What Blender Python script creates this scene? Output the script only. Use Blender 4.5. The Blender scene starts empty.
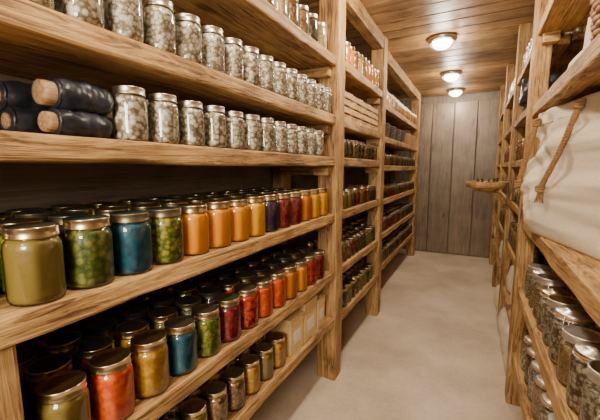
import bpy, bmesh, math, random
from mathutils import Vector, Matrix, noise
random.seed(7)
SC = bpy.context.scene
COL = SC.collection

# ------------------------------------------------------------------ materials
def new_mat(name):
    m = bpy.data.materials.new(name); m.use_nodes = True
    nt = m.node_tree; b = nt.nodes['Principled BSDF']
    return m, nt, b

def ramp(nt, fac, stops):
    r = nt.nodes.new('ShaderNodeValToRGB')
    els = r.color_ramp.elements
    while len(els) < len(stops): els.new(0.5)
    for e, (p, c) in zip(els, stops):
        e.position = p; e.color = (*c, 1)
    nt.links.new(fac, r.inputs['Fac'])
    return r.outputs['Color']

def mth(nt, op, a, b=None):
    n = nt.nodes.new('ShaderNodeMath'); n.operation = op
    for i, v in enumerate((a, b)):
        if v is None: continue
        if isinstance(v, (int, float)): n.inputs[i].default_value = v
        else: nt.links.new(v, n.inputs[i])
    return n.outputs[0]

def wood(name, axis, dark, mid, light, rough=0.6, bump=0.6, var=0.3, rings=0.06):
    m, nt, b = new_mat(name)
    L = nt.links
    tc = nt.nodes.new('ShaderNodeTexCoord')
    geo = nt.nodes.new('ShaderNodeNewGeometry')
    sc = {'X': (1.0, 11, 11), 'Y': (11, 1.0, 11), 'Z': (11, 11, 1.0)}[axis]
    off = nt.nodes.new('ShaderNodeVectorMath'); off.operation = 'MULTIPLY_ADD'
    L.new(geo.outputs['Random Per Island'], off.inputs[0]); off.inputs[1].default_value = (9, 7, 13)
    L.new(tc.outputs['Object'], off.inputs[2])
    mp = nt.nodes.new('ShaderNodeMapping'); mp.inputs['Scale'].default_value = sc
    L.new(off.outputs[0], mp.inputs['Vector'])
    n1 = nt.nodes.new('ShaderNodeTexNoise'); n1.inputs['Scale'].default_value = 1.6
    n1.inputs['Detail'].default_value = 7; n1.inputs['Roughness'].default_value = 0.62
    n1.inputs['Distortion'].default_value = 1.1
    L.new(mp.outputs[0], n1.inputs['Vector'])
    mp2 = nt.nodes.new('ShaderNodeMapping'); mp2.inputs['Scale'].default_value = tuple(4*s if s > 2 else 1.6*s for s in sc)
    L.new(off.outputs[0], mp2.inputs['Vector'])
    n2 = nt.nodes.new('ShaderNodeTexNoise'); n2.inputs['Scale'].default_value = 2.5
    n2.inputs['Detail'].default_value = 5; n2.inputs['Distortion'].default_value = 0.4
    L.new(mp2.outputs[0], n2.inputs['Vector'])
    rg = mth(nt, 'SINE', mth(nt, 'MULTIPLY', n1.outputs['Fac'], 55.0))
    f = mth(nt, 'ADD', mth(nt, 'MULTIPLY', n1.outputs['Fac'], 0.5), mth(nt, 'MULTIPLY', n2.outputs['Fac'], 0.5))
    f = mth(nt, 'ADD', f, mth(nt, 'MULTIPLY', rg, rings))
    n4 = nt.nodes.new('ShaderNodeTexNoise'); n4.inputs['Scale'].default_value = 5; n4.inputs['Detail'].default_value = 3
    L.new(off.outputs[0], n4.inputs['Vector'])
    f = mth(nt, 'ADD', f, mth(nt, 'MULTIPLY', mth(nt, 'SUBTRACT', n4.outputs['Fac'], 0.5), 0.35))
    mp3 = nt.nodes.new('ShaderNodeMapping'); mp3.inputs['Scale'].default_value = tuple(7 if s > 2 else 2.2 for s in sc)
    L.new(off.outputs[0], mp3.inputs['Vector'])
    vo = nt.nodes.new('ShaderNodeTexVoronoi'); vo.inputs['Scale'].default_value = 0.9
    L.new(mp3.outputs[0], vo.inputs['Vector'])
    kn = nt.nodes.new('ShaderNodeMapRange'); kn.inputs[1].default_value = 0.02; kn.inputs[2].default_value = 0.18
    kn.inputs[3].default_value = -0.26; kn.inputs[4].default_value = 0.0
    L.new(vo.outputs['Distance'], kn.inputs[0])
    f = mth(nt, 'ADD', f, kn.outputs[0])
    c = ramp(nt, f, [(0.34, dark), (0.48, mid), (0.64, light)])
    hsv = nt.nodes.new('ShaderNodeHueSaturation')
    v = mth(nt, 'ADD', mth(nt, 'MULTIPLY', geo.outputs['Random Per Island'], var), 1 - var/2)
    L.new(v, hsv.inputs['Value']); L.new(c, hsv.inputs['Color'])
    L.new(hsv.outputs[0], b.inputs['Base Color'])
    b.inputs['Roughness'].default_value = rough
    bp = nt.nodes.new('ShaderNodeBump'); bp.inputs['Strength'].default_value = bump
    bp.inputs['Distance'].default_value = 0.008
    L.new(f, bp.inputs['Height']); L.new(bp.outputs[0], b.inputs['Normal'])
    return m

WD, WM, WL = (0.105, 0.047, 0.014), (0.36, 0.192, 0.060), (0.56, 0.352, 0.135)
wY = wood('shelf_wood_y', 'Y', WD, WM, WL)
wX = wood('shelf_wood_x', 'X', WD, WM, WL)
wZ = wood('shelf_wood_z', 'Z', WD, WM, WL)
ceilW = wood('ceiling_wood', 'X', (0.085, 0.042, 0.015), (0.24, 0.130, 0.052), (0.39, 0.235, 0.105), rough=0.42, var=0.55)
wallY = wood('wall_wood_y', 'Y', (0.14, 0.100, 0.070), (0.21, 0.158, 0.115), (0.27, 0.21, 0.16), rough=0.8, bump=0.2, rings=.02)
wallW = wood('wall_wood', 'Z', (0.07, 0.05, 0.038), (0.15, 0.115, 0.09), (0.23, 0.185, 0.15), rough=0.5, bump=0.3)
doorW = wood('door_wood', 'Z', (0.115, 0.078, 0.048), (0.185, 0.132, 0.086), (0.245, 0.182, 0.122), rough=0.34, bump=0.3, var=0.2, rings=.02)
crateW = wood('crate_wood', 'Y', (0.3, 0.14, 0.05), (0.55, 0.33, 0.14), (0.75, 0.52, 0.27))
barkW = wood('log_wood', 'Y', (0.16, 0.075, 0.03), (0.36, 0.20, 0.09), (0.52, 0.33, 0.17))

def simple(name, col, rough=0.5, metal=0.0, nscale=30, namt=0.15, bump=0.1, coat=0):
    m, nt, b = new_mat(name); L = nt.links
    tc = nt.nodes.new('ShaderNodeTexCoord')
    n = nt.nodes.new('ShaderNodeTexNoise'); n.inputs['Scale'].default_value = nscale; n.inputs['Detail'].default_value = 5
    L.new(tc.outputs['Object'], n.inputs['Vector'])
    lo = tuple(c*(1-namt) for c in col); hi = tuple(min(1, c*(1+namt)) for c in col)
    L.new(ramp(nt, n.outputs['Fac'], [(0.3, lo), (0.7, hi)]), b.inputs['Base Color'])
    b.inputs['Roughness'].default_value = rough; b.inputs['Metallic'].default_value = metal
    b.inputs['Coat Weight'].default_value = coat
    bp = nt.nodes.new('ShaderNodeBump'); bp.inputs['Strength'].default_value = bump; bp.inputs['Distance'].default_value = 0.003
    L.new(n.outputs['Fac'], bp.inputs['Height']); L.new(bp.outputs[0], b.inputs['Normal'])
    return m

lid_dark = simple('lid_dark_brass', (0.20, 0.17, 0.10), 0.38, 0.85, 12)
lid_gold = simple('lid_gold', (0.60, 0.41, 0.16), 0.32, 1.0, 12)
lid_rim = simple('lid_rim_metal', (0.62, 0.50, 0.30), 0.28, 1.0, 12)
lid_silver = simple('lid_silver', (0.64, 0.59, 0.50), 0.34, 1.0, 12)
lid_bright = simple('lid_bright_tin', (0.82, 0.79, 0.72), 0.30, 0.85, 12)
lid_black = simple('lid_black', (0.07, 0.06, 0.045), 0.38, 0.6, 12)
lid_teal = simple('lid_teal', (0.06, 0.12, 0.11), 0.36, 0.7, 12)
steel = simple('lamp_metal', (0.6, 0.55, 0.48), 0.3, 1.0, 12)
navy = simple('navy_cloth', (0.012, 0.014, 0.021), 0.38, 0, 25, 0.4, 0.8)
canvas = simple('canvas_cloth', (0.66, 0.57, 0.44), 0.9, 0, 220, 0.14, 0.5)
linen = simple('linen_cloth', (0.70, 0.61, 0.48), 0.9, 0, 90, 0.14, 0.4)
ropeM = simple('jute_rope', (0.27, 0.145, 0.055), 0.85, 0, 150, 0.3, 0.5)
wicker = simple('wicker', (0.34, 0.18, 0.07), 0.7, 0, 80, 0.35, 0.5)
darkwick = simple('dark_wicker', (0.07, 0.045, 0.03), 0.7, 0, 80, 0.35, 0.5)
paper = simple('kraft_paper', (0.66, 0.45, 0.20), 0.8, 0, 60, 0.12, 0.2)
rubber = simple('rubber_seal', (0.6, 0.28, 0.12), 0.6)

def glass_mat():
    m, nt, b = new_mat('jar_glass'); L = nt.links
    nt.nodes.remove(b)
    out = nt.nodes['Material Output']
    tr = nt.nodes.new('ShaderNodeBsdfTransparent'); tr.inputs['Color'].default_value = (0.97, 0.98, 0.96, 1)
    gl = nt.nodes.new('ShaderNodeBsdfGlossy'); gl.inputs['Roughness'].default_value = 0.05
    fr = nt.nodes.new('ShaderNodeFresnel'); fr.inputs['IOR'].default_value = 1.5
    tc = nt.nodes.new('ShaderNodeTexCoord'); n = nt.nodes.new('ShaderNodeTexNoise'); n.inputs['Scale'].default_value = 25
    L.new(tc.outputs['Object'], n.inputs['Vector'])
    bp = nt.nodes.new('ShaderNodeBump'); bp.inputs['Strength'].default_value = 0.12; bp.inputs['Distance'].default_value = 0.003
    L.new(n.outputs['Fac'], bp.inputs['Height'])
    L.new(bp.outputs[0], gl.inputs['Normal']); L.new(bp.outputs[0], fr.inputs['Normal'])
    mx = nt.nodes.new('ShaderNodeMixShader')
    L.new(mth(nt, 'ADD', mth(nt, 'MULTIPLY', fr.outputs[0], 0.8), 0.05), mx.inputs[0])
    L.new(tr.outputs[0], mx.inputs[1]); L.new(gl.outputs[0], mx.inputs[2])
    L.new(mx.outputs[0], out.inputs['Surface'])
    return m
glass = glass_mat()

def content(name, c1, c2, c3=None, scale=55, chunk=0.6, rough=0.4):
    """preserve / dry food seen through glass: pieces of slightly different tint with dark gaps between them"""
    m, nt, b = new_mat(name); L = nt.links
    tc = nt.nodes.new('ShaderNodeTexCoord'); oi = nt.nodes.new('ShaderNodeObjectInfo')
    off = nt.nodes.new('ShaderNodeVectorMath'); off.operation = 'MULTIPLY_ADD'
    L.new(oi.outputs['Random'], off.inputs[0]); off.inputs[1].default_value = (3, 5, 7)
    L.new(tc.outputs['Object'], off.inputs[2])
    v = nt.nodes.new('ShaderNodeTexVoronoi'); v.inputs['Scale'].default_value = scale
    n = nt.nodes.new('ShaderNodeTexNoise'); n.inputs['Scale'].default_value = scale*0.35; n.inputs['Detail'].default_value = 4
    L.new(off.outputs[0], v.inputs['Vector']); L.new(off.outputs[0], n.inputs['Vector'])
    sep = nt.nodes.new('ShaderNodeSeparateColor'); L.new(v.outputs['Color'], sep.inputs[0])
    f = mth(nt, 'ADD', mth(nt, 'MULTIPLY', sep.outputs[0], chunk*.55), mth(nt, 'MULTIPLY', n.outputs['Fac'], 1-chunk*.55))
    gap = nt.nodes.new('ShaderNodeMapRange'); gap.inputs[1].default_value = .38; gap.inputs[2].default_value = .75
    gap.inputs[3].default_value = 0; gap.inputs[4].default_value = chunk*.55
    L.new(v.outputs['Distance'], gap.inputs[0])
    f = mth(nt, 'SUBTRACT', f, gap.outputs[0])
    stops = [(0.08, c1), (0.38, c2)] + ([(0.60, c3)] if c3 else [])
    L.new(ramp(nt, f, stops), b.inputs['Base Color'])
    b.inputs['Roughness'].default_value = rough
    bp = nt.nodes.new('ShaderNodeBump'); bp.inputs['Strength'].default_value = 0.7*chunk; bp.inputs['Distance'].default_value = 0.004
    bp.invert = True
    L.new(v.outputs['Distance'], bp.inputs['Height']); L.new(bp.outputs[0], b.inputs['Normal'])
    return m

C = {
 'olive':  content('olive_relish', (0.18, 0.125, 0.018), (0.29, 0.205, 0.038), scale=60, chunk=0.15),
 'green':  content('green_pickles', (0.045, 0.075, 0.008), (0.13, 0.165, 0.022), (0.28, 0.29, 0.07), scale=60),
 'blue':   content('blue_preserve', (0.002, 0.035, 0.06), (0.006, 0.095, 0.15), (0.015, 0.15, 0.21), scale=50, chunk=0.3),
 'peas':   content('green_peppers', (0.06, 0.10, 0.006), (0.17, 0.22, 0.014), (0.50, 0.38, 0.05), scale=75),
 'orange': content('orange_puree', (0.95, 0.29, 0.0), (1.0, 0.40, 0.0), scale=30, chunk=0.1),
 'yellow': content('yellow_puree', (0.98, 0.42, 0.0), (1.0, 0.52, 0.003), scale=30, chunk=0.1),
 'plum':   content('plum_jam', (0.015, 0.010, 0.028), (0.05, 0.020, 0.065), scale=60, chunk=0.4),
 'berry':  content('berry_jam', (0.09, 0.003, 0.009), (0.28, 0.010, 0.018), (0.42, 0.04, 0.035), scale=70),
 'red':    content('red_peppers', (0.20, 0.005, 0.003), (0.55, 0.02, 0.004), (0.78, 0.10, 0.015), scale=60),
 'redor':  content('tomato_sauce', (0.60, 0.03, 0.001), (0.86, 0.09, 0.001), (0.95, 0.21, 0.008), scale=60, chunk=0.4),
 'amber':  content('amber_honey', (0.55, 0.14, 0.001), (0.80, 0.25, 0.003), scale=40, chunk=0.3),
 'mustard':content('mustard_relish', (0.38, 0.18, 0.006), (0.60, 0.30, 0.012), (0.74, 0.42, 0.04), scale=75, chunk=0.4),
 'white':  content('dried_beans', (0.30, 0.23, 0.14), (0.76, 0.69, 0.55), (0.95, 0.91, 0.80), scale=95, chunk=0.9),
 'garlic': content('garlic_cloves', (0.24, 0.18, 0.11), (0.72, 0.64, 0.49), (0.95, 0.90, 0.79), scale=72, chunk=0.95),
 'brown':  content('dried_herbs', (0.08, 0.042, 0.016), (0.28, 0.145, 0.05), (0.48, 0.31, 0.13), scale=80),
 'dark':   content('dark_pickles', (0.02, 0.02, 0.008), (0.08, 0.065, 0.022), (0.2, 0.15, 0.05), scale=60),
 'grain':  content('grain', (0.36, 0.24, 0.10), (0.68, 0.49, 0.25), (0.85, 0.70, 0.43), scale=140, chunk=0.7),
}

# ------------------------------------------------------------------ mesh helpers
def obj_from_bm(bm, name, mats, parent=None, smooth=False, bevel=0.0):
    me = bpy.data.meshes.new(name); bm.normal_update(); bm.to_mesh(me); bm.free()
    for m in mats: me.materials.append(m)
    if smooth:
        for p in me.polygons: p.use_smooth = True
    o = bpy.data.objects.new(name, me); COL.objects.link(o)
    if parent: o.parent = parent
    if bevel:
        md = o.modifiers.new('bevel', 'BEVEL'); md.width = bevel; md.segments = 2
        md.limit_method = 'ANGLE'; md.angle_limit = math.radians(50)
    return o

def box(bm, x0, x1, y0, y1, z0, z1, mi=0, jit=0.0, seg=0.12):
    """hand hewn board: a box sliced along its long axis with gently wandering edges"""
    d = (x1-x0, y1-y0, z1-z0); ax = max(range(3), key=lambda i: d[i])
    n = max(1, int(d[ax]/seg)) if jit else 1
    lo = (x0, y0, z0); hi = (x1, y1, z1)
    o = [i for i in range(3) if i != ax]
    sd = random.random()*100
    rings = []
    for k in range(n+1):
        t = lo[ax] + d[ax]*k/n; ring = []
        for a, b in ((0, 0), (1, 0), (1, 1), (0, 1)):
            p = [0, 0, 0]; p[ax] = t
            p[o[0]] = hi[o[0]] if a else lo[o[0]]; p[o[1]] = hi[o[1]] if b else lo[o[1]]
            if jit:
                q = Vector((t*4.3+sd, a*3.1+sd, b*5.7))
                p[o[0]] += noise.noise(q)*jit*(1 if a else 0.6)
                if not (o[1] == 2 and b): p[o[1]] += noise.noise(q+Vector((9, 9, 9)))*jit
            ring.append(bm.verts.new(p))
        rings.append(ring)
    fs = []
    for k in range(n):
        for j in range(4):
            a, b = rings[k], rings[k+1]
            fs.append(bm.faces.new((a[j], a[(j+1) % 4], b[(j+1) % 4], b[j])))
    fs.append(bm.faces.new(rings[0][::-1])); fs.append(bm.faces.new(rings[-1]))
    for f in fs: f.material_index = mi
    bmesh.ops.recalc_face_normals(bm, faces=fs)

def lathe(bm, prof, mi=0, seg=28, M=None):
    prev = None; fs = []
    for r, z in prof:
        if r < 1e-6:
            cur = [bm.verts.new((0, 0, z))]
        else:
            cur = [bm.verts.new((r*math.cos(2*math.pi*i/seg), r*math.sin(2*math.pi*i/seg), z)) for i in range(seg)]
        if M is not None:
            for v in cur: v.co = M @ v.co
        if prev is not None:
            for i in range(seg):
                j = (i+1) % seg
                if len(prev) == 1 and len(cur) > 1: f = bm.faces.new((prev[0], cur[j], cur[i]))
                elif len(cur) == 1 and len(prev) > 1: f = bm.faces.new((prev[i], prev[j], cur[0]))
                else: f = bm.faces.new((prev[i], prev[j], cur[j], cur[i]))
                f.material_index = mi; f.smooth = True; fs.append(f)
        prev = cur
    return fs

def tube(bm, pts, r, mi=0, seg=8, closed=False):
    pts = [Vector(p) for p in pts]; n = len(pts); rings = []
    for i, p in enumerate(pts):
        if closed: t = pts[(i+1) % n]-pts[i-1]
        else: t = pts[min(i+1, n-1)]-pts[max(i-1, 0)]
        t.normalize()
        a = Vector((0, 0, 1)) if abs(t.z) < 0.9 else Vector((1, 0, 0))
        u = t.cross(a).normalized(); v = t.cross(u)
        rr = r[i] if isinstance(r, list) else r
        rings.append([bm.verts.new(p+(u*math.cos(2*math.pi*k/seg)+v*math.sin(2*math.pi*k/seg))*rr) for k in range(seg)])
    m = n if closed else n-1
    for i in range(m):
        a, b = rings[i], rings[(i+1) % n]
        for k in range(seg):
            f = bm.faces.new((a[k], a[(k+1) % seg], b[(k+1) % seg], b[k])); f.material_index = mi; f.smooth = True
    if not closed:
        for rg in (rings[0][::-1], rings[-1]):
            f = bm.faces.new(rg); f.material_index = mi

def empty(name, loc=(0, 0, 0)):
    e = bpy.data.objects.new(name, None); e.empty_display_size = 0.1; e.location = loc; COL.objects.link(e); return e

# ------------------------------------------------------------------ jars
JM = {}
def jar_mesh(key, R, H, cmat, lidm, rimm, kind='screw', fill=0.80):
    k = (key, R, round(H, 3), kind, lidm.name, rimm.name, fill)
    if k in JM: return JM[k]
    bm = bmesh.new()
    lathe(bm, [(0, 0.0015), (R*.80, 0.0), (R*.93, .003), (R*.985, .010), (R, .02), (R*1.0, H*.70), (R*.985, H*.755),
               (R*.94, H*.80), (R*.87, H*.83), (R*.84, H*.845), (R*.84, H*.93)], 0)
    g = R*.965
    lathe(bm, [(0, .004), (g*.85, .004), (g*.97, .010), (g, .02), (g, H*min(fill, .70)), (g*.98, H*min(fill, .75)),
               (g*.93, H*min(fill+.001, .79)), (g*.86, H*fill), (0, H*fill)], 1)
    lr = R*.90
    if kind == 'screw':
        lathe(bm, [(lr*.95, H*.855), (lr*1.02, H*.857), (lr*1.035, H*.87), (lr, H*.885), (lr, H*.972), (lr*1.02, H*.985),
                   (lr*1.0, H*.997), (lr*.95, H), (lr*.90, H*.992)], 3)
        lathe(bm, [(lr*.90, H*.992), (lr*.86, H*.985), (lr*.5, H*.990), (0, H*.990)], 2)
    else:
        lathe(bm, [(R*.80, H*.885), (R*.90, H*.885), (R*.91, H*.90), (R*.90, H*.915), (R*.80, H*.915)], 4)
        lathe(bm, [(R*.90, H*.915), (R*.91, H*.94), (R*.82, H*.965), (R*.45, H*.975), (R*.42, H*1.0), (0, H*1.0)], 2)
        tube(bm, [(R*.89*math.cos(t), R*.89*math.sin(t), H*.86) for t in [i*2*math.pi/24 for i in range(24)]], .0022, 3, 6, True)
        tube(bm, [(R*.9, .006, H*.86), (R*1.04, .008, H*.80), (R*1.08, .008, H*.66), (R*1.08, -.008, H*.66),
                  (R*1.04, -.008, H*.80), (R*.92, -.006, H*.94), (0, -.006, H*1.005), (-R*.92, 0, H*.94), (-R*.9, 0, H*.85)], .002, 3, 6)
    me = bpy.data.meshes.new('jar_'+key); bm.normal_update(); bm.to_mesh(me); bm.free()
    for m in (glass, cmat, lidm, rimm, rubber): me.materials.append(m)
    JM[k] = me; return me

def put_jar(name, key, x, y, z, R, H, lidm, rimm, parent=None, kind='screw', rot=None, fill=.845):
    o = bpy.data.objects.new(name, jar_mesh(key, R, H, C[key], lidm, rimm, kind, fill))
    COL.objects.link(o); o.location = (x, y, z); o.rotation_euler = rot or (0, 0, random.uniform(0, 6.28))
    if rot is None:
        s = random.uniform(.985, 1.012); o.scale = (s, s, s)
    if parent: o.parent = parent
    return o

# ------------------------------------------------------------------ room shell
XL, XR, YB, YN, ZC = -1.33, 0.80, 6.45, -2.3, 2.72
def shell(name, x0, x1, y0, y1, z0, z1, mat):
    bm = bmesh.new(); box(bm, x0, x1, y0, y1, z0, z1); return obj_from_bm(bm, name, [mat])

fm, nt, b = new_mat('floor_concrete'); L = nt.links
tc = nt.nodes.new('ShaderNodeTexCoord')
n1 = nt.nodes.new('ShaderNodeTexNoise'); n1.inputs['Scale'].default_value = 1.7; n1.inputs['Detail'].default_value = 8; n1.inputs['Roughness'].default_value = .6
n2 = nt.nodes.new('ShaderNodeTexNoise'); n2.inputs['Scale'].default_value = 40; n2.inputs['Detail'].default_value = 5
L.new(tc.outputs['Object'], n1.inputs['Vector']); L.new(tc.outputs['Object'], n2.inputs['Vector'])
f = mth(nt, 'ADD', mth(nt, 'MULTIPLY', n1.outputs['Fac'], .8), mth(nt, 'MULTIPLY', n2.outputs['Fac'], .2))
L.new(ramp(nt, f, [(.38, (.50, .40, .295)), (.60, (.72, .60, .465))]), b.inputs['Base Color'])
b.inputs['Roughness'].default_value = .42
bp = nt.nodes.new('ShaderNodeBump'); bp.inputs['Strength'].default_value = .25; bp.inputs['Distance'].default_value = .004
L.new(f, bp.inputs['Height']); L.new(bp.outputs[0], b.inputs['Normal'])
shell('floor', XL-.1, XR+.1, YN-.1, YB+.1, -.1, 0, fm)

def planked(name, axis, a0, a1, w, mk, mats, bevel=.003):
    bm = bmesh.new(); a = a0
    while a < a1-1e-4:
        e = min(a+w*random.uniform(.9, 1.1), a1)
        if a1-e < w*.3: e = a1
        mk(bm, a, e-.006); a = e
    return obj_from_bm(bm, name, mats, bevel=bevel)

planked('ceiling', 'Y', YN, YB, .20, lambda bm, a, e: box(bm, XL-.05, XR+.05, a, e, ZC, ZC+.04+random.uniform(0, .004)), [ceilW], .009)
shell('ceiling_backing', XL-.1, XR+.1, YN-.1, YB+.1, ZC+.045, ZC+.1, wallW)
planked('wall_left', 'Z', 0, ZC, .2, lambda bm, a, e: box(bm, XL-.05, XL, YN, YB, a, e+.004), [wallY])
planked('wall_right', 'Z', 0, ZC, .2, lambda bm, a, e: box(bm, XR, XR+.05, YN, YB, a, e), [wallY])
shell('wall_near', XL-.1, XR+.1, YN-.1, YN, 0, ZC, wallY)
shell('wall_back', XL-.1, XR+.1, YB, YB+.1, 0, ZC, wallW)
bm = bmesh.new(); xs = [-.98, -.72, -.37, -.02, .33]
for a, e in zip(xs[:-1], xs[1:]):
    box(bm, a+.005, e-.005, YB-.048, YB-.003, .012, 2.60)
door = obj_from_bm(bm, 'door_1', [doorW], bevel=.008)

# ------------------------------------------------------------------ shelving
def unit(xf, xb, y0, y1, tops, th=.062, sgn=-1):
    bm = bmesh.new()
    def bx(xa, xb_, *r, **k): box(bm, min(xa, xb_), max(xa, xb_), *r, **k)
    nb = 3; W = abs(xb-xf)
    for z in tops:
        for i in range(nb):
            a = xf + sgn*(W*i/nb + (.0015 if i else 0)); e = xf + sgn*(W*(i+1)/nb - .0015)
            bx(a, e, y0, y1, z-th+(0 if i == 0 else .012), z, mi=0, jit=.009 if i == 0 else .002)
    return bm

LX, LB = -.82, -1.31
T = [0.47, 0.80, 1.20, 1.574, 1.84, 2.20]
bm = unit(LX, LB, -.35, 2.11, T)
for (pa, pb, zt, ins) in [(2.11, 2.235, ZC-.002, -.012), (-.47, -.35, ZC-.002, 0)]:
    box(bm, LX-.13, LX-ins, pa, pb, 0, zt, 2, .008)
    box(bm, LB, LB+.09, pa, pb, 0, zt, 2, .005)
box(bm, LX-.115, LX-.02, .235, .33, 0, T[1]-.062, 2, .005)
box(bm, LX-.115, LX-.02, .235, .33, T[1], T[2]-.062, 2, .005)
for z in T:
    box(bm, LB+.09, LX-.13, 2.06, 2.11, z-.062-.055, z-.062, 1, .003)
    box(bm, LX-.14, LX-.035, 2.055, 2.11, z-.062-.06, z-.062, 1, .003)
obj_from_bm(bm, 'pantry_shelving_unit', [wY, wX, wZ], bevel=.009)

T2 = [0.44, 0.80, 1.20, 1.574, 1.84, 2.22]
bm = unit(LX, LB, 2.237, 3.30, T2)
box(bm, LX-.12, LX+.006, 3.302, 3.43, 0, ZC-.002, 2, .005); box(bm, LB, LB+.09, 3.302, 3.43, 0, ZC-.002, 2, .004)
box(bm, LX-.10, LX, 2.237, 3.30, 2.60, ZC-.002, 0, .004)
for z in T2: box(bm, LX-.14, LX-.02, 3.25, 3.30, z-.12, z-.062, 1, .003)
obj_from_bm(bm, 'pantry_shelving_unit', [wY, wX, wZ], bevel=.008)
LX3 = -.88
T3 = [0.42, 0.78, 1.16, 1.53, 1.84, 2.18]
bm = unit(LX3, LB, 3.432, 5.95, T3)
box(bm, LX3-.12, LX3+.006, 5.952, 6.08, 0, ZC-.002, 2, .005); box(bm, LB, LB+.09, 5.952, 6.08, 0, ZC-.002, 2, .004)
box(bm, LX3-.10, LX3, 3.432, 5.95, 2.60, ZC-.002, 0, .004)
obj_from_bm(bm, 'pantry_shelving_unit', [wY, wX, wZ], bevel=.008)

RX, RB = .265, .78
TR = [.36, .78, 1.205, 1.850, 2.30]
bm = unit(RX, RB, -.3, 2.398, TR, sgn=1, th=.065)
for z in TR: box(bm, RX+.02, RX+.10, 2.345, 2.398, z-.12, z-.06, 1, .003)
for ya in (-.42, 2.40):
    box(bm, RX-.012, RX+.075, ya, ya+.12, 0, ZC-.002, 2, .006); box(bm, RB-.09, RB, ya, ya+.12, 0, ZC-.002, 2, .004)
obj_from_bm(bm, 'pantry_shelving_unit', [wY, wX, wZ], bevel=.008)
TQ = [.42, .86, 1.22, 1.56, 1.90, 2.26]
ys = [2.522, 3.70, 4.95, 6.10]
bm = bmesh.new()
for a, e in zip(ys[:-1], ys[1:]):
    u = unit(RX+.01, RB, a, e-.12, TQ, sgn=1, th=.05)
    me = bpy.data.meshes.new('tmp'); u.to_mesh(me); u.free(); bm.from_mesh(me); bpy.data.meshes.remove(me)
    box(bm, RX, RX+.10, e-.118, e-.002, 0, ZC-.002, 2, .005); box(bm, RB-.08, RB, e-.118, e-.002, 0, ZC-.002, 2, .004)
obj_from_bm(bm, 'pantry_shelving_unit', [wY, wX, wZ], bevel=.006)

# ------------------------------------------------------------------ coloured preserves, shelf 3 and 4
row3 = ['olive', 'green', 'blue', 'peas', 'orange', 'orange', 'orange', 'yellow', 'plum', 'berry', 'berry', 'amber', 'yellow', 'yellow']
back_keys = ['olive', 'green', 'blue', 'green', 'orange', 'amber', 'plum', 'berry', 'peas', 'red', 'dark']
Hh = .175
for i, k in enumerate(row3):
    ld = lid_teal if k in ('blue', 'peas', 'green') else lid_dark
    if k in ('orange', 'yellow'): ld = lid_gold
    rm = lid_rim if k not in ('blue', 'peas') else lid_dark
    put_jar('preserve_jar', k, -.882, .395+.1225*i, T[2], .0565, Hh, ld, rm)
grp = empty('preserve_jar_back_rows')
for r, x in enumerate((-1.0, -1.118, -1.235)):
    for i in range(-3, 13):
        y = .39+.1225*i+(.03 if r % 2 == 0 else 0)
        if y > 2.03: continue
        put_jar('jar_r%d_%d' % (r, i), random.choice(back_keys), x, y, T[2], .0555, Hh, random.choice((lid_dark, lid_teal, lid_dark, lid_black)), random.choice((lid_rim, lid_dark)), grp)
row4 = ['olive', 'redor', 'mustard', 'blue', 'peas', 'berry', 'red', 'redor', 'redor', 'amber', 'orange', 'red', 'berry']
for i, k in enumerate(row4):
    put_jar('preserve_jar', k, -.884, .428+.1265*i, T[1], .0565, Hh, lid_gold if i < 3 else lid_dark, lid_rim)
for r, x in enumerate((-1.0, -1.118, -1.235)):
    for i in range(-1, 13):
        y = .428+.1265*i+(.03 if r % 2 == 0 else 0)
        if y > 2.02: continue
        put_jar('jar_s%d_%d' % (r, i), random.choice(['red', 'mustard', 'olive', 'berry', 'plum', 'green', 'redor']), x, y, T[1], .0555, Hh, random.choice((lid_black, lid_dark, lid_dark)), random.choice((lid_dark, lid_black, lid_rim)), grp)
grpb = empty('herb_jar_rows')
for r, x in enumerate((-.885, -1.0, -1.115)):
    for i in range(-1, 8):
        y = .62+.118*i
        put_jar('jar_b%d_%d' % (r, i), random.choice(['brown', 'mustard', 'brown', 'dark', 'olive']), x, y, T[0], .050, .155, random.choice((lid_silver, lid_dark, lid_gold)), lid_rim, grpb)
for i, (y, w2, h2) in enumerate(((1.62, .075, .20), (1.80, .085, .235), (1.96, .055, .19))):
    bm = bmesh.new()
    box(bm, -.065, .065, -w2, w2, 0, h2, 0)
    box(bm, -.068, .068, -w2-.003, w2+.003, h2-.045, h2+.004, 0)
    box(bm, .0655, .0675, -w2*.55, w2*.55, .05, .12, 1)
    o = obj_from_bm(bm, 'kraft_paper_box', [paper, linen], bevel=.004); o.location = (-.915, y, T[0]); o.rotation_euler = (0, 0, random.uniform(-.05, .05))

# ------------------------------------------------------------------ white dry goods jars, shelf 1 and 2
for i in range(15):
    y = .425+.1145*i
    put_jar('dry_goods_jar', ['white', 'garlic', 'white'][i % 3], -.872, y, T[4], .0475, .150, lid_silver, lid_silver)
for i in range(12):
    y = .655+.1145*i
    put_jar('dry_goods_jar', ['garlic', 'white', 'garlic'][i % 3], -.872, y, T[3], .0455, .148, lid_silver, lid_silver)
g2 = empty('dry_goods_jar_back_rows')
for z in (T[3], T[4]):
    for x in (-.975, -1.08):
        for i in range(15):
            y = .40+.1155*i + (.02 if x < -1 else .05)
            if z == T[3] and y < .70: continue
            if y > 2.02: continue
            put_jar('jar_w', random.choice(['white', 'garlic', 'grain']), x, y, z, .046, .145, lid_silver, lid_silver, g2)
for i in range(14):
    put_jar('jar_t', random.choice(['brown', 'grain', 'dark']), -.88, .4+.12*i, T[5], .048, .15, lid_silver, lid_silver, g2)

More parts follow.
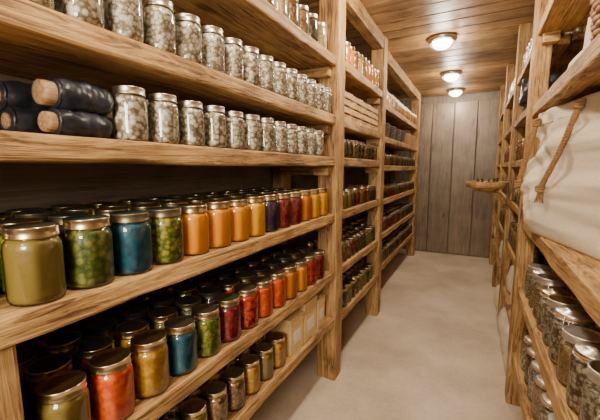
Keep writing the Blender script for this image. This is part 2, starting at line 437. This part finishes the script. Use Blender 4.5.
# ------------------------------------------------------------------ wrapped logs
def wrapped_log(loc, rz, Ls=.20, R=.037, seedv=0.0, stick=.025, cr=.72):
    bm = bmesh.new(); n = 44; seg = 44; rings = []
    for k in range(n+1):
        t = k/n
        rr = R*(1.0 if t < .72 else math.sqrt(max(0.02, 1-((t-.72)/.28)**2*.97)))
        rr *= 1+.10*math.sin(t*math.pi)
        if t < .16: rr *= .80+.20*math.sin(t/.16*math.pi/2)
        ring = []
        for j in range(seg):
            a = 2*math.pi*j/seg
            q = Vector((t*5+seedv, math.cos(a)*1.3, math.sin(a)*1.3))
            w = 1+.12*noise.noise(q)+.08*noise.noise(Vector((t*9+seedv, a*1.2 if j < seg/2 else (2*math.pi-a)*1.2, 2)))+.04*abs(noise.noise(q*8))
            z = max(math.sin(a)*rr*w, -R*.93)
            ring.append(bm.verts.new((math.cos(a)*rr*w*1.08, t*Ls, z)))
        rings.append(ring)
    for k in range(n):
        for j in range(seg):
            f = bm.faces.new((rings[k][j], rings[k][(j+1) % seg], rings[k+1][(j+1) % seg], rings[k+1][j])); f.smooth = True
    bm.faces.new(rings[-1]); bm.faces.new(rings[0][::-1])
    M = Matrix.Rotation(math.radians(90), 4, 'X')
    c = R*cr
    lathe(bm, [(c, -.01), (c*1.02, stick*.6), (c*.97, stick), (c*.6, stick+.001), (0, stick+.001)], 1, 24, M)
    lathe(bm, [(c*.28, stick+.0016), (c*.2, stick+.0022), (0, stick+.0022)], 2, 18, M)
    tube(bm, [(R*.86*math.cos(a), .004, R*.84*math.sin(a)) for a in [i*2*math.pi/28 for i in range(28)]], .004, 0, 6, True)
    bmesh.ops.recalc_face_normals(bm, faces=bm.faces)
    o = obj_from_bm(bm, 'cloth_wrapped_log', [navy, barkW, wicker]); o.location = loc; o.rotation_euler = (0, 0, rz); return o
z2 = T[3]
wrapped_log((-.880, .455, z2+.0320), .08, .150, .034, 1, .018, .68)
wrapped_log((-.968, .405, z2+.0345), .0, .20, .036, 4, .004, .5)
wrapped_log((-.888, .462, z2+.098), .02, .148, .038, 8, .026, .74)
wrapped_log((-.985, .400, z2+.092), -.04, .20, .036, 12, .012, .5)
wrapped_log((-1.065, .39, z2+.0345), .02, .21, .036, 15, .01, .5)

# ------------------------------------------------------------------ left far units' contents
def jar_block(name, x0, dx, nx, y0, y1, z, R, H, keys, lids, kind='screw'):
    e = empty(name); n = int((y1-y0)/(2*R+.006)); hs = [H*.93, H*.97, H]
    for i in range(n):
        for r in range(nx):
            put_jar('jar_%d_%d' % (r, i), random.choice(keys), x0+dx*r, y0+R+(2*R+.006)*i, z, R, random.choice(hs), random.choice(lids), random.choice((lid_rim, lid_silver)), e, kind)
    return e
DK = ['dark', 'brown', 'olive', 'dark', 'berry']
jar_block('herb_jar_rows', -.875, -.105, 3, 2.25, 3.27, T2[5], .046, .16, ['brown', 'amber', 'mustard', 'brown'], [lid_gold, lid_silver])
jar_block('herb_jar_rows', -.88, -.11, 3, 2.25, 3.27, T2[3], .047, .14, ['brown', 'dark', 'brown'], [lid_dark, lid_silver])
jar_block('herb_jar_rows', -.88, -.11, 3, 2.25, 3.27, T2[2], .047, .14, DK, [lid_dark, lid_silver])
jar_block('herb_jar_rows', -.88, -.11, 3, 2.25, 3.27, T2[1], .047, .15, DK, [lid_black, lid_dark])
jar_block('herb_jar_rows', -.88, -.11, 3, 2.25, 3.27, T2[0], .050, .15, DK, [lid_black, lid_dark])
jar_block('herb_jar_rows', -.94, -.11, 3, 3.45, 5.9, T3[5], .048, .16, ['brown', 'mustard', 'amber'], [lid_gold, lid_silver])
jar_block('herb_jar_rows', -.94, -.11, 3, 3.45, 5.9, T3[3], .048, .13, ['brown', 'dark', 'brown'], [lid_dark, lid_silver])
jar_block('herb_jar_rows', -.94, -.11, 3, 3.45, 5.9, T3[2], .048, .13, DK, [lid_dark, lid_silver])
jar_block('herb_jar_rows', -.94, -.11, 3, 3.45, 5.9, T3[1], .048, .15, DK, [lid_black, lid_dark])
jar_block('herb_jar_rows', -.94, -.11, 3, 3.45, 5.9, T3[0], .048, .15, DK, [lid_black, lid_dark])

def crate(loc, w=.24, d=.26, h=.22, name='slatted_crate', mat=None):
    bm = bmesh.new(); t = .010; ns = 4; sh = h/ns
    for k in range(ns):
        z0 = k*sh+.003; z1 = (k+1)*sh-.012
        box(bm, d/2-t, d/2, -w/2, w/2, z0, z1); box(bm, -d/2, -d/2+t, -w/2, w/2, z0, z1)
        box(bm, -d/2+t, d/2-t, -w/2, -w/2+t, z0, z1); box(bm, -d/2+t, d/2-t, w/2-t, w/2, z0, z1)
    for sx in (-1, 1):
        for sy in (-1, 1):
            cx, cy = sx*(d/2-t-.009), sy*(w/2-t-.009)
            box(bm, cx-.009, cx+.009, cy-.009, cy+.009, 0, h)
    box(bm, -d/2+t, d/2-t, -w/2+t, w/2-t, .001, .008)
    o = obj_from_bm(bm, name, [mat or crateW], bevel=.0015); o.location = loc; return o
def basket(name, loc, rx, ry, h, mat, rows=9):
    bm = bmesh.new(); N = 36
    for k in range(rows):
        z = .006+(h-.012)*k/(rows-1); s = .86+.14*k/(rows-1)
        pts = []
        for i in range(N):
            a = 2*math.pi*i/N; o = .0035*(1 if (i+k) % 2 else -1)
            pts.append(((rx*s+o)*math.cos(a), (ry*s+o)*math.sin(a), z))
        tube(bm, pts, h/rows*.52, 0, 6, True)
    for i in range(0, N, 2):
        a = 2*math.pi*i/N
        tube(bm, [(rx*.86*math.cos(a), ry*.86*math.sin(a), .002), (rx*math.cos(a), ry*math.sin(a), h)], .003, 0, 5)
    tube(bm, [(rx*1.01*math.cos(a), ry*1.01*math.sin(a), h) for a in [2*math.pi*i/N for i in range(N)]], .008, 0, 8, True)
    lathe(bm, [(0, .004), (rx*.86, .004)], 0, N, Matrix.Scale(ry/rx, 4, (0, 1, 0)))
    o = obj_from_bm(bm, name, [mat]); o.location = loc; return o
for i in range(4):
    crate((-.965, 2.37+.255*i, T2[4]), w=.235, d=.24, h=.21)
for i in range(5):
    basket('dark_wicker_basket', (-1.03, 3.62+.33*i, T3[4]), .13, .15, .15, darkwick)
basket('wicker_basket', (-1.03, 5.35, T3[4]), .13, .17, .16, wicker)
basket('wicker_basket', (-1.03, 5.72, T3[4]), .13, .17, .16, wicker)

# ------------------------------------------------------------------ canvas tote with rope handles
P0 = Vector((.200, 2.03)); dirv = Vector((.235, -.972)).normalized()
nrm = Vector((dirv.y, -dirv.x)).normalized()
if nrm.x > 0: nrm = -nrm
W, D, HB = .92, .25, .568; zb = TR[2]
ctr = P0 + dirv*(W/2) - nrm*(D/2)
def tote_pt(a, t, off=0.0):
    e = .26
    ca, sa = math.cos(a), math.sin(a)
    ws = 1-.03*t; ds = (1-.34*t**1.6)*(1+.07*math.sin(min(1, t*1.5)*math.pi))
    base = 1-.05*max(0, 1-t/.06)**2
    u = math.copysign(abs(ca)**e, ca)*W/2*ws*base
    v = math.copysign(abs(sa)**.42, sa)*D/2*ds*base
    q = Vector((u*3.5, v*2, t*1.6))
    w = .012*noise.noise(q*1.3)+.022*noise.noise(Vector((u*11+t*5, v*4, t*2.6)))+.020*noise.noise(Vector((u*8-t*8, v*4, t*6)))+.006*noise.noise(Vector((u*30, t*25, v*9)))
    w *= min(1, t*5+.3)
    v += w*(1 if sa >= 0 else -1)*min(1, abs(sa)*3)
    u += .012*noise.noise(Vector((t*4, v*3, 7)))
    v = max(min(v, D*.62), -D*.6)
    p = ctr + dirv*u + nrm*v
    return Vector((p.x, p.y, zb+.002+t*HB*(1-.05*(1-ca)/2*t)))
bm = bmesh.new(); NA, NT = 160, 60; rings = []
for k in range(NT+1):
    rings.append([bm.verts.new(tote_pt(2*math.pi*j/NA, k/NT)) for j in range(NA)])
for k in range(NT):
    for j in range(NA):
        f = bm.faces.new((rings[k][j], rings[k][(j+1) % NA], rings[k+1][(j+1) % NA], rings[k+1][j])); f.smooth = True
f = bm.faces.new(rings[0][::-1])
inner = []
for v in rings[-1]:
    c = Vector((ctr.x, ctr.y, v.co.z-.03)); inner.append(bm.verts.new(v.co.lerp(c, .12)))
for j in range(NA):
    bm.faces.new((rings[-1][j], rings[-1][(j+1) % NA], inner[(j+1) % NA], inner[j])).smooth = True
bm.faces.new(inner)
bmesh.ops.recalc_face_normals(bm, faces=bm.faces)
tote = empty('canvas_tote_bag')
obj_from_bm(bm, 'bag_body', [canvas], tote)
bm = bmesh.new()
tube(bm, [tote_pt(2*math.pi*j/90, .90)+Vector((nrm.x, nrm.y, 0))*(.001 if math.sin(2*math.pi*j/90) > 0 else -.001) for j in range(90)], .0022, 0, 5, True)
obj_from_bm(bm, 'hem_seam', [linen], tote)
def rope(path, r=.0105, turns=14):
    """path: (distance from the far corner, height fraction, sag away from the cloth)"""
    pts = []
    n = 90; nn = Vector((nrm.x, nrm.y, 0))
    for i in range(n+1):
        t = i/n*(len(path)-1); k = min(int(t), len(path)-2); fr = t-k
        s, h, og = [path[k][q]*(1-fr)+path[k+1][q]*fr for q in range(3)]
        p = P0 + dirv*s
        # stand-off follows the tapered front panel of the bag
        dep = D/2*((1-.34*h**1.6)*(1+.07*math.sin(min(1, h*1.5)*math.pi)))-D/2
        p3 = Vector((p.x, p.y, zb+.002+h*HB))+nn*(dep+.012+og)
        pts.append(p3)
    for _ in range(60):
        pts = [pts[0]]+[(pts[i-1]+pts[i]*2+pts[i+1])/4 for i in range(1, n)]+[pts[-1]]
    bm = bmesh.new()
    for st in range(3):
        sp = []
        for i, p in enumerate(pts):
            tn = (pts[min(i+1, n)]-pts[max(i-1, 0)]).normalized()
            u = tn.cross(nn).normalized(); v = tn.cross(u)
            a = i/n*turns*2*math.pi+st*2*math.pi/3
            sp.append(p+(u*math.cos(a)+v*math.sin(a))*r*.60)
        tube(bm, sp, r*.56, 0, 7)
    for kp in (pts[-1], pts[0]):
        for i in range(3):
            zc = kp.z-.004+.009*i
            tube(bm, [Vector((kp.x+math.cos(a)*r*1.15, kp.y+math.sin(a)*r*1.15, zc+.004*math.sin(a+i))) for a in [2*math.pi*j/14 for j in range(14)]], r*.65, 0, 7, True)
    kp = pts[-1]
    for i in range(9):
        a = i*.7; q = kp+Vector((math.cos(a)*.004, math.sin(a)*.004, -.006))
        tube(bm, [q, q+Vector((math.cos(a)*.007, math.sin(a)*.007, -.03)), q+Vector((math.cos(a)*.013, math.sin(a)*.012, -.052))], [.0026, .0022, .001], 0, 5)
    obj_from_bm(bm, 'rope_handle', [ropeM], tote)
rope([(.09, .88, .004), (.085, .75, .01), (.06, .52, .012), (.05, .38, .012)])
rope([(.44, .92, .004), (.43, .82, .01), (.38, .60, .012), (.32, .44, .012), (.29, .36, .012)])

# ------------------------------------------------------------------ sacks
def sack(name, loc, rx, ry, h, seedv, mat=linen, tied=True, rz=0):
    bm = bmesh.new(); N, K = 40, 28; rings = []
    for k in range(K+1):
        t = k/K
        if tied:
            pr = [(0, .80), (.08, 1.0), (.35, 1.04), (.6, .92), (.75, .62), (.83, .27), (.87, .22), (.93, .33), (1, .48)]
        else:
            pr = [(0, .86), (.08, 1.0), (.5, 1.03), (.85, .95), (1, .93)]
        for (a0, r0), (a1, r1) in zip(pr[:-1], pr[1:]):
            if a0 <= t <= a1:
                s = r0+(r1-r0)*((t-a0)/(a1-a0)); break
        ring = []
        for j in range(N):
            a = 2*math.pi*j/N
            fold = 1+.07*math.sin(a*9+seedv)*max(0, (t-.5)*2)+.07*noise.noise(Vector((math.cos(a)*1.4+seedv, math.sin(a)*1.4, t*3)))
            ring.append(bm.verts.new((rx*s*fold*math.copysign(abs(math.cos(a))**.75, math.cos(a)), ry*s*fold*math.copysign(abs(math.sin(a))**.75, math.sin(a)), t*h)))
        rings.append(ring)
    for k in range(K):
        for j in range(N):
            bm.faces.new((rings[k][j], rings[k][(j+1) % N], rings[k+1][(j+1) % N], rings[k+1][j])).smooth = True
    bm.faces.new(rings[0][::-1])
    if tied:
        bm.faces.new(rings[-1])
        tube(bm, [(rx*.25*math.cos(a), ry*.25*math.sin(a), h*.85) for a in [2*math.pi*j/20 for j in range(20)]], .006, 1, 6, True)
    else:
        inner = [bm.verts.new((v.co.x*.93, v.co.y*.93, v.co.z-.03)) for v in rings[-1]]
        for j in range(N): bm.faces.new((rings[-1][j], rings[-1][(j+1) % N], inner[(j+1) % N], inner[j]))
        bm.faces.new(inner)
    bmesh.ops.recalc_face_normals(bm, faces=bm.faces)
    o = obj_from_bm(bm, name, [mat, ropeM]); o.location = loc; o.rotation_euler = (0, 0, rz); return o

zt = TR[3]
sack('linen_sack', (.46, 1.06, zt), .12, .15, .33, 1.0)
basket('wicker_basket', (.43, 1.42, zt), .13, .17, .24, wicker, 12)
sack('linen_sack', (.50, 1.82, zt), .13, .13, .26, 6.0, tied=False)
sack('linen_sack', (.50, 2.14, zt), .13, .13, .28, 8.0)

# ------------------------------------------------------------------ right lower shelves
RK = ['white', 'grain', 'garlic', 'brown', 'grain']
for r in range(3):
    for i in range(11):
        y = .80+.142*i+(.05 if r == 1 else 0)
        if y > 2.27: continue
        kd = 'clip' if (i+r) % 2 else 'screw'
        ll = [lid_bright, lid_silver, lid_gold, lid_bright, lid_rim][(i*2+r) % 5]
        put_jar('clip_top_jar' if kd == 'clip' else 'storage_jar', random.choice(RK), .345+.135*r, y, TR[1], .062, [.20, .185, .21][(i+r*2) % 3], ll, lid_bright, None, kd, fill=.74)
g3 = empty('storage_jar_rows')
for r in range(3):
    for i in range(11):
        put_jar('jar_q', random.choice(RK), .35+.135*r, .8+.14*i, TR[0], .060, .20, lid_bright, lid_silver, g3, 'clip', fill=.74)

keysR = ['white', 'brown', 'grain', 'garlic', 'amber']
for (a, e) in ((2.53, 3.56), (3.71, 4.80), (4.96, 5.95)):
    jar_block('storage_jar_rows', .34, .12, 2, a+.02, e, TQ[5], .05, .16, keysR, [lid_silver, lid_gold])
    jar_block('storage_jar_rows', .34, .12, 2, a+.02, e, TQ[3], .05, .16, keysR, [lid_silver, lid_dark])
    jar_block('storage_jar_rows', .34, .12, 2, a+.02, e, TQ[2], .05, .16, keysR, [lid_silver, lid_dark])
    for k in range(3):
        sack('linen_sack', (.45, a+.18+.34*k, TQ[0]), .15, .15, .36, a+k*2.0, tied=(k != 1))
        if k != 0 or a > 3: basket('wicker_basket', (.45, a+.18+.34*k, TQ[4]), .14, .15, .15, wicker if k % 2 else darkwick)
    jar_block('storage_jar_rows', .34, .12, 2, a+.02, e, TQ[1], .055, .18, keysR, [lid_silver, lid_dark])
sack('black_cloth_bag', (.39, 2.68, TQ[4]), .16, .13, .16, 3.3, mat=navy, tied=False)
for k in range(5):
    sack('flour_sack', (.43, 2.72+.36*k, 0), .17, .16, .36, 20+k)

# round tray cantilevered from the right shelves
bm = bmesh.new()
lathe(bm, [(0, 0), (.15, 0), (.165, .006), (.172, .055), (.160, .055), (.153, .014), (0, .014)], 0, 40)
lathe(bm, [(0, -.035), (.09, -.035), (.13, 0)], 0, 24)
tube(bm, [(.0, 0, -.03), (.10, 0, -.06), (.17, 0, -.15)], .018, 0, 8)
o = obj_from_bm(bm, 'round_wooden_tray', [wX]); o.location = (.09, 3.55, 1.325)
g4 = empty('tray_jars')
for dx, dy in ((-.05, .03), (.04, -.05), (.07, .06)):
    put_jar('small_jar', 'brown', .09+dx, 3.55+dy, 1.34, .028, .07, lid_dark, lid_dark, g4)

# ------------------------------------------------------------------ ceiling lamps
def emis(name, col, s):
    m = bpy.data.materials.new(name); m.use_nodes = True; nt = m.node_tree
    b = nt.nodes['Principled BSDF']; b.inputs['Base Color'].default_value = (*col, 1)
    b.inputs['Emission Color'].default_value = (*col, 1); b.inputs['Emission Strength'].default_value = s
    return m
glow = emis('lamp_glow', (1, .90, .74), 40)
for y in (-1.2, .55, 2.05, 3.62, 4.95, 6.0):
    bm = bmesh.new()
    lathe(bm, [(0, 0), (.125, 0), (.13, -.008), (.128, -.028), (.105, -.034), (.085, -.03)], 0, 36)
    lathe(bm, [(.085, -.03), (.083, -.055), (.065, -.078), (.035, -.09), (0, -.093)], 1, 36)
    tube(bm, [(.106*math.cos(a), .106*math.sin(a), -.04) for a in [2*math.pi*i/36 for i in range(36)]], .005, 0, 6, True)
    for i in range(4):
        a0 = i*math.pi/2
        tube(bm, [(.11*math.cos(a0), .11*math.sin(a0), -.034), (.10*math.cos(a0), .10*math.sin(a0), -.065), (.05*math.cos(a0), .05*math.sin(a0), -.10), (0, 0, -.105)], .003, 0, 6)
    o = obj_from_bm(bm, 'ceiling_lamp', [steel, glow]); o.location = (-.35, y, ZC-.001)
    ld = bpy.data.lights.new('lamp_light', 'POINT'); ld.energy = 19 if y > 3 else 47; ld.color = (1, .85, .65); ld.shadow_soft_size = .06
    lo = bpy.data.objects.new('lamp_light', ld); COL.objects.link(lo); lo.parent = o; lo.location = (0, 0, -.17)
# broad fill light added behind the camera to brighten the near shelves
ad = bpy.data.lights.new('fill_light', 'AREA'); ad.energy = 56; ad.color = (1, .90, .75); ad.size = .6
ao = bpy.data.objects.new('fill_light', ad); COL.objects.link(ao); ao.location = (.05, -1.3, 1.9)
ao.rotation_euler = (Vector((-.6, 1.2, 1.0))-ao.location).to_track_quat('-Z', 'Y').to_euler()

w = bpy.data.worlds.new('World'); SC.world = w; w.use_nodes = True
w.node_tree.nodes['Background'].inputs[0].default_value = (.9, .75, .6, 1); w.node_tree.nodes['Background'].inputs[1].default_value = .3

# ------------------------------------------------------------------ camera
cam = bpy.data.cameras.new('camera'); cam.sensor_width = 36; cam.lens = 36*340/600; cam.clip_start = .02
co = bpy.data.objects.new('camera', cam); COL.objects.link(co)
yaw, pit = math.radians(27.2), math.radians(7.0)
fw = Vector((-math.sin(yaw)*math.cos(pit), math.cos(yaw)*math.cos(pit), -math.sin(pit)))
co.location = (0, 0, 1.5); co.rotation_euler = fw.to_track_quat('-Z', 'Y').to_euler()
SC.camera = co
